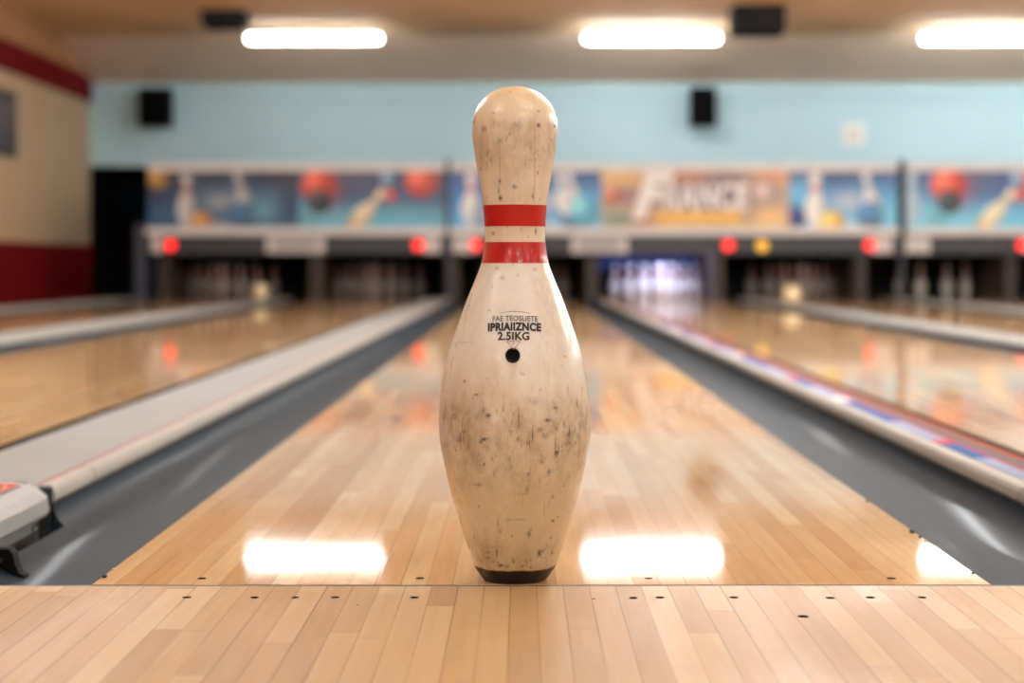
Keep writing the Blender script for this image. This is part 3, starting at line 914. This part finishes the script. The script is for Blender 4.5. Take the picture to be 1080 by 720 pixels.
# ------------------------------------------------------------------ printed masking units
MY = 20.0
S20 = MY / F_PX
def mx(px): return (px - 550) * S20
def mz(py): return CAM_H + (279 - py) * S20
class Art:
    gain = 1.25
    def __init__(s, x0, x1, y0=180.5, y1=240.0, step=.75):
        s.us = np.linspace(x0, x1, int((x1 - x0) / step) + 1)
        s.vs = np.linspace(y0, y1, int((y1 - y0) / step) + 1)
        s.U, s.V = np.meshgrid(s.us, s.vs)
        s.c = np.zeros(s.U.shape + (3,))
    def col(s, c): return np.array(lin(*c)[:3])
    def put(s, w_, c):
        c = s.col(c) if len(np.shape(c)) == 1 else c
        s.c = s.c * (1 - w_[..., None]) + c * w_[..., None]
    def sky(s, top, mid, low, hor, tilt=0.0):
        t_ = np.clip((s.V - 180 + tilt * (s.U - s.us.mean())) / 60, 0, 1)
        a, b, c = s.col(top), s.col(mid), s.col(low)
        k1 = np.clip(t_ / hor, 0, 1)[..., None]
        k2 = np.clip((t_ - hor) / (1 - hor), 0, 1)[..., None]
        s.c = np.where(t_[..., None] < hor, a * (1 - k1) + b * k1, b * (1 - k2) + c * k2)
    def ball(s, x, y, r, c, hi=None):
        d_ = np.hypot(s.U - x, s.V - y)
        w_ = np.clip((r - d_) / 1.0 + .5, 0, 1)
        h = np.clip(1 - np.hypot(s.U - (x - r * .35), s.V - (y - r * .35)) / (1.25 * r), 0, 1)[..., None]
        cc = s.col(c) * (.5 + .7 * h) + (s.col(hi) if hi else s.col((255, 235, 215))) * (h ** 3) * .45
        s.put(w_, cc)
    def pin(s, x, y, h, ang, c, stripe=(200, 40, 44), shade=.5):
        a = math.radians(ang)
        du, dv_ = s.U - x, s.V - y
        t_ = (du * math.sin(a) - dv_ * math.cos(a)) / h
        p_ = (du * math.cos(a) + dv_ * math.sin(a)) / h
        pr = np.array(pin_prof) / .381
        wd = np.interp(t_, pr[:, 1], pr[:, 0]) * 1.18
        w_ = np.clip((wd - np.abs(p_)) * h + .5, 0, 1) * (t_ > -.005) * (t_ < 1.0)
        cc = s.col(c) * (1 - shade * np.clip(p_ / .16, -.2, 1))[..., None]
        st = ((t_ > .66) & (t_ < .70)) | ((t_ > .73) & (t_ < .77))
        cc = np.where(st[..., None], s.col(stripe), cc)
        s.put(w_, cc)
    def poly(s, pts, c):
        w_ = np.ones_like(s.U)
        n_ = len(pts)
        for i in range(n_):
            (ax, ay), (bx, by) = pts[i], pts[(i + 1) % n_]
            w_ = np.minimum(w_, np.clip(((bx - ax) * (s.V - ay) - (by - ay) * (s.U - ax)) / math.hypot(bx - ax, by - ay) + .5, 0, 1))
        s.put(w_, c)
    def glow(s, x, y, rx, ry, c, a=.8):
        s.put(np.exp(-(((s.U - x) / rx) ** 2 + ((s.V - y) / ry) ** 2)) * a, c)
    def build(s, name, parent, label=None):
        ny, nx = s.U.shape
        px_, pz_ = mx(s.U), mz(s.V)
        v = np.stack([px_ - parent.location.x, np.full_like(px_, MY - .012 - parent.location.y), pz_ - parent.location.z], -1).reshape(-1, 3)
        idx = np.arange(nx * ny).reshape(ny, nx)
        f = np.stack([idx[:-1, :-1], idx[1:, :-1], idx[1:, 1:], idx[:-1, 1:]], -1).reshape(-1, 4)
        # back side gives the panel its thickness
        nb = len(v)
        bk = v[[0, nx - 1, nx * ny - 1, nx * (ny - 1)]].copy(); bk[:, 1] += .012
        vv = np.vstack([v, bk])
        ff = f.tolist() + [[nb, nb + 1, nb + 2, nb + 3]]
        me_ = bpy.data.meshes.new(name)
        me_.from_pydata(vv.tolist(), [], ff)
        a_ = me_.color_attributes.new('print', 'FLOAT_COLOR', 'POINT')
        cc = np.ones((len(vv), 4), np.float32); cc[:nb, :3] = np.clip(s.c.reshape(-1, 3) * s.gain, 0, .95)
        a_.data.foreach_set('color', cc.ravel())
        o_ = link(name, me_, parent, M['print'])
        if label: o_['label'] = label
        return o_
m = bpy.data.materials.new('printed_panel')
k = N(m)
at = k.nt.nodes.new('ShaderNodeAttribute'); at.attribute_name = 'print'
k.put(k.mix(k.rng(k.noise(k.coord(), 3.0, 3), .3, .7, 0, .06), at.outputs['Color'], (1, 1, 1, 1)), k.p.inputs['Base Color'])
k.p.inputs['Roughness'].default_value = .45
M['print'] = m

def sceneA(A, x):                     # upright pin, orange ball, lying pin, pin with blue ball; x = left edge
    A.glow(x + 20, 233, 34, 16, (40, 120, 170), .8); A.glow(x + 85, 210, 45, 18, (70, 150, 200), .6)
    A.glow(x + 70, 185, 30, 10, (40, 60, 100), .6)
    A.glow(x + 76, 213, 19, 10, (190, 200, 210), .8)
    A.pin(x + 41, 239, 56, 0, (236, 234, 234))
    A.pin(x + 105, 226, 46, -14, (212, 214, 218), (150, 160, 180), .4)
    A.ball(x + 100, 228, 15, (26, 100, 160), (120, 200, 240))
    A.glow(x + 122, 222, 14, 16, (110, 195, 225), .8)
    A.ball(x + 57, 235, 12, (238, 168, 40))
    A.glow(x + 75, 238, 15, 5, (210, 220, 230), .7)
def sceneB(A, x):                     # pale pin, red ball with black ball, leaning cream pin, small balls
    A.glow(x + 10, 228, 22, 22, (120, 205, 230), .9); A.glow(x + 60, 240, 60, 17, (110, 200, 228), .95); A.glow(x + 130, 234, 45, 13, (100, 190, 225), .95)
    A.glow(x + 75, 190, 22, 14, (72, 84, 118), .7)
    A.pin(x + 7, 236, 54, 0, (170, 200, 220), (150, 170, 200), .3)
    A.glow(x + 56, 200, 14, 18, (190, 60, 60), .6)
    A.ball(x + 46, 195, 19, (226, 70, 44), (255, 190, 160))
    A.ball(x + 47, 213, 12.5, (14, 28, 34), (120, 150, 170))
    A.glow(x + 35, 232, 12, 7, (80, 130, 130), .5)
    A.pin(x + 82, 240, 52, 40, (238, 226, 196), (200, 170, 110), .4)
    A.glow(x + 81, 236, 7, 7, (214, 170, 80), .7)
    A.ball(x + 119, 189, 8, (120, 170, 220)); A.ball(x + 122, 206, 7, (220, 70, 60))

def masking(x0, x1, lab, arts, plates, reds, ambers, end_panel=False):
    """x0,x1 image columns at the unit's own distance, used as its drawing units"""
    t = empty('masking_unit', (mx((x0 + x1) / 2), MY, 0.48), lab, 'masking unit', 'printed masking units above the pin racks')
    cx = t.location.x
    a, b = mx(x0) - cx, mx(x1) - cx
    Z0 = lambda py: mz(py) - .48
    MB().box(a, b, 0, .10, Z0(247), Z0(173)).build('carcass', M['strip'], t)
    MB().box(a, b, -.03, 0.06, Z0(180.5), Z0(172.0), .006).build('top_rail', M['rail'], t)
    MB().box(a, b, -.10, .02, Z0(248), Z0(240), .006).build('ledge', M['rail'], t)
    MB().box(a, b, -.02, .08, Z0(268), Z0(248), .006).build('lower_strip', M['strip'], t)
    for A, nm, l2 in arts: A.build(nm, t, l2)
    for p, wpx, m_ in plates:
        q = mx(p) - cx
        pl = MB().box(q - wpx * S20 / 2, q + wpx * S20 / 2, -.045, -.02, Z0(267), Z0(250), .008).build('number_plate', M['plate'], t)
        MB().box(q - wpx * S20 * .36, q + wpx * S20 * .36, -.049, -.045, Z0(263.5), Z0(253.5), .001).build('plate_face', M[m_], pl)
    for px_ in reds:
        q = mx(px_) - cx
        lp = MB().cyl((q, -.06, Z0(258.5)), (q, -.02, Z0(258.5)), .05, 20, 0, .058).build('red_lamp', M['red_lamp'], t)
    for px_ in ambers:
        q = mx(px_) - cx
        MB().cyl((q, -.06, Z0(259)), (q, -.02, Z0(259)), .055, 20, 0, .062).build('amber_lamp', M['amber_lamp'], t)
    return t

A1 = Art(156, 315); A1.gain = .75; A1.sky((24, 32, 58), (30, 62, 110), (40, 100, 150), .5); A1.glow(160, 235, 30, 20, (30, 70, 130), .6); A1.ball(167, 189, 11, (226, 172, 50)); sceneA(A1, 156)  # left panel's print colours dimmed by gain to imitate light falloff
B1 = Art(315, 470); B1.gain = 1.0; B1.sky((48, 62, 100), (60, 92, 140), (110, 190, 220), .5); sceneB(B1, 290); B1.ball(445, 191, 18, (230, 76, 56), (255, 200, 170)); B1.glow(300, 200, 14, 20, (60, 110, 170), .5)
masking(156, 470, 'blue printed panel with red ball and cream pin above the two left racks', [(A1, 'printed_panel', 'panel with upright pin and orange ball'), (B1, 'printed_panel', 'panel with red and black balls and leaning pin')],
        [(166, 12, 'plate'), (312, 62, 'plate_face'), (456, 18, 'plate')], [180, 441.5], [])
A2 = Art(475, 634); A2.sky((40, 70, 130), (60, 130, 200), (90, 180, 225), .5); A2.pin(497, 240, 58, 0, (228, 232, 236)); A2.ball(520, 232, 12, (240, 170, 50)); sceneA(A2, 505); A2.ball(615, 222, 17, (90, 190, 228), (190, 235, 255)); A2.pin(598, 226, 44, -12, (215, 222, 230), (160, 180, 205), .3)
Fp = Art(634, 832); Fp.gain = 1.05; Fp.sky((222, 196, 160), (196, 172, 156), (228, 200, 140), .5)
Fp.glow(655, 190, 30, 8, (240, 196, 110), .9); Fp.glow(655, 206, 22, 10, (150, 100, 110), .8); Fp.ball(646, 207, 9, (214, 120, 84)); Fp.glow(652, 232, 22, 10, (90, 140, 140), .9)
Fp.glow(742, 207, 60, 27, (72, 62, 98), 1.0); Fp.glow(728, 186, 22, 8, (190, 120, 90), .9); Fp.glow(770, 187, 26, 8, (118, 100, 116), .9); Fp.glow(815, 185, 22, 9, (220, 150, 110), .9)
Fp.ball(808, 205, 14, (206, 186, 184)); Fp.glow(812, 228, 16, 12, (244, 206, 140), .9)
Fp.poly([(690, 222.5), (781, 222.5), (781, 236), (687, 236)], (240, 194, 88)); Fp.glow(680, 234, 16, 6, (160, 80, 80), .7)
C2 = Art(832, 946); C2.sky((50, 60, 120), (60, 140, 205), (120, 200, 235), .45); C2.glow(842, 205, 14, 14, (110, 200, 240), .9); sceneA(C2, 818); C2.ball(837, 229, 12, (34, 52, 130), (70, 90, 190)); C2.pin(860, 239, 57, 0, (240, 240, 242)); C2.ball(877, 235, 13, (250, 200, 70))
mu2 = masking(474.5, 946.5, 'wide blue printed panel with white FRANCE lettering above the middle racks', [(A2, 'printed_panel', 'panel with pale pin and cyan ball'), (Fp, 'sign_panel', 'tan sign panel behind the white lettering'), (C2, 'printed_panel', 'panel with upright pin, navy and yellow balls')],
        [(489, 24, 'plate'), (632, 60, 'plate_face'), (930, 22, 'plate')], [502, 768, 917], [803.5])
D3 = Art(956, 1112); D3.sky((46, 70, 130), (64, 110, 170), (110, 200, 230), .45); sceneB(D3, 954); D3.ball(1096, 191, 18, (230, 76, 56), (255, 200, 170))
A3 = Art(1112, 1240); A3.sky((24, 32, 58), (30, 62, 110), (40, 100, 150), .5); sceneA(A3, 1112)
masking(955.5, 1240, 'blue printed panel with big red ball above the four standing pins', [(D3, 'printed_panel', 'panel with red and dark balls and leaning pin'), (A3, 'printed_panel', 'panel with upright pin and orange ball')],
        [(967, 26, 'plate'), (1110, 60, 'plate_face')], [1078], [])
# raised lettering on the sign panel
def sign_text(txt, x0, x1, y0, y1, bold, shear):
    mt = text_mesh(txt, 1.0, bold, shear)
    v, f = fit(mt, mx(x0), mx(x1), mz(y1), mz(y0))
    mp = mu2.location
    vv = [(a - mp.x, MY - .018 - mp.y, b - mp.z) for a, b in v]
    n_ = len(vv)
    vv += [(a, y_ + .005, c_) for a, y_, c_ in vv]
    ff = [tuple(q) for q in f] + [tuple(i + n_ for i in reversed(q)) for q in f]
    edges = {}
    for q in f:
        for i in range(len(q)):
            e_ = (q[i], q[(i + 1) % len(q)])
            edges[e_] = edges.get(e_, 0) + 1
    for (a, b) in edges:
        if (b, a) not in edges: ff.append((a, a + n_, b + n_, b))
    me_ = bpy.data.meshes.new('sign_lettering'); me_.from_pydata(vv, [], ff)
    bpy.data.meshes.remove(mt)
    return link('sign_lettering', me_, mu2, M['sign_white'])
sign_text('F', 666, 712, 181, 231, .06, .3)['label'] = 'large slanted white letter F'
sign_text('RANCE', 700, 790, 192, 222, .05, .1)['label'] = 'white letters RANCE'

# posts between the units, end panel
for px_, lab in ((472.3, 'dark post between the two printed units left of the tall pin'), (951, 'dark post between printed units left of the four standing pins')):
    t = empty('masking_post', (mx(px_), MY, SLAB), lab, 'post', 'posts between the masking units')
    MB().box(-.022, .022, -.05, .06, .021, mz(168) - SLAB, .005).build('post_body', M['post'], t)
    MB().box(-.045, .045, -.07, .07, 0.0, .021, .003).build('foot_plate', M['post'], t)
t = empty('end_panel', (mx(149.5), MY, SLAB), 'blue grey end panel at the left end of the machines', 'end panel')
MB().box(-.07, .045, -.02, 2.2, 0, mz(244) - SLAB, .006).build('panel', M['kick_blue'], t)
MB().box(-.07, .045, -.034, -.02, 0, .9, .003).build('front_edge', M['post'], t)

# ------------------------------------------------------------------ ceiling lights
def light(x_, y_, L, m_, lab, grp, drop=.155):
    t = empty('fluorescent_light', (x_, y_, ZC), lab, 'ceiling light', grp)
    MB().box(-L / 2 - .01, L / 2 + .01, -.06, .06, -drop - .03, -drop, .006).build('reflector', M['fixture'], t)
    MB().box(-L / 2, L / 2, -.045, .045, -drop - .105, -drop - .03, .035, 5).build('diffuser', m_, t)
    if drop > .01:
        for q in (-.55, .55):
            MB().cyl((q, 0, -drop - .001), (q, 0, 0), .006, 10).build('hanger_rod', M['fixture'], t)
    return t
LY = 21.0
light(-2.34, LY, 1.50, M['tube_dim'], 'glowing ceiling tube light above the two left racks', 'tube lights in front of the blue wall', 0.05)
light(1.47, LY, 1.50, M['tube'], 'glowing ceiling tube light just right of the tall pin', 'tube lights in front of the blue wall', 0.05)
light(5.27, LY, 1.50, M['tube'], 'glowing ceiling tube light cut by the photo edge', 'tube lights in front of the blue wall', 0.05)
light(9.08, LY, 1.50, mat('tube_glow_boost', (1, 1, 1, 1), 0.4, emit=TUBE * 3.2, emit_col=(0.955, 0.985, 1.0, 1)), 'added bright ceiling tube light farther right, beyond the photo edge', 'tube lights in front of the blue wall', 0.05)  # unseen tube added and boosted to brighten the back wall
for yy in (12.6, 9.4, 5.8, .9, -2.2, -5.2):  # unseen rows added to light the pin, lanes and hall
    for x_ in (-2.34, 1.47, 5.27, 9.08):
        light(x_, yy, 1.50, M['tube_near' if yy < 5 else ('tube_mid' if x_ > 0 else 'tube_mid_dim')], 'added ceiling tube light in a row nearer the approach, unseen above the frame', 'added tube lights above the frame', .5 if yy > 5 else .155)

# ceiling vents
def vent(px, py_bot, wpx, hz, Y_, lab):
    x_ = (px - 550) * Y_ / F_PX
    t = empty('ceiling_vent', (x_, Y_, ZC), lab, 'ceiling vent', 'dark ceiling boxes')
    hw = wpx * Y_ / F_PX / 2
    MB().box(-hw, hw, 0, .5, -hz, 0, .008).build('housing', M['vent'], t)
    mb = MB()
    nsl = 5
    for i in range(nsl):
        zc_ = -hz * (i + .6) / (nsl + .2)
        mb.box(-hw + .02, hw - .02, -.012, 0.0, zc_ - .008, zc_ + .008)
    mb.build('grille', M['black'], t)
vent(234, 30, 44, .16, 19.45, 'shallow dark ceiling box left of the left tube light')
vent(801.5, 38, 54, .29, 19.03, 'deep dark ceiling box right of the middle tube light')

# speakers hung on the blue wall
for px, w_px, lab, y0, y1 in ((162, 33, 'black loudspeaker high in the left corner of the blue wall', 92, 133), (742.5, 27, 'black loudspeaker on the blue wall right of the tall pin', 91, 132)):
    Ysp = YB - .42
    s_ = Ysp / F_PX
    t = empty('loudspeaker', ((px - 550) * s_, Ysp, CAM_H + (279 - y1) * s_), lab, 'loudspeaker', 'black loudspeakers on the blue wall')
    hw, hh = w_px * s_ / 2, (y1 - y0) * s_
    MB().box(-hw, hw, 0, .3, 0, hh, .015).build('cabinet', M['speaker'], t)
    MB().box(-hw + .02, hw - .02, -.012, 0, .02, hh - .02, .005).build('grille', M['grille'], t)
    MB().box(-.05, .05, .3, .4, hh * .4, hh * .6).build('bracket', M['black'], t)
t = empty('wall_plate', ((900 - 550) * YB / F_PX, YB, CAM_H + (279 - 142) * YB / F_PX), 'small white square plate on the blue wall', 'wall plate')
MB().box(-.135, .135, -.03, 0, -.135, .135, .01).build('plate', M['wall_plate'], t)
MB().box(-.08, .08, -.036, -.03, -.08, .08, .003).build('inner_panel', M['fixture'], t)

# framed picture on the left wall
t = empty('framed_picture', (XL, 19.25, 1.85), 'dark framed picture on the cream wall beside the red band', 'picture')
MB().box(0, .03, -.60, .57, -.34, .34, .008).build('frame', M['frame'], t)
m = bpy.data.materials.new('picture_print')
k = N(m)
nz = k.noise(k.coord(), 6.0, 3)
k.put(k.ramp(nz, [(.3, lin(40, 42, 52)), (.5, lin(92, 92, 104)), (.62, lin(130, 110, 116)), (.8, lin(60, 50, 60))]), k.p.inputs['Base Color'])
k.p.inputs['Roughness'].default_value = .5
MB().box(.03, .034, -.52, .49, -.27, .27).build('print', m, t)
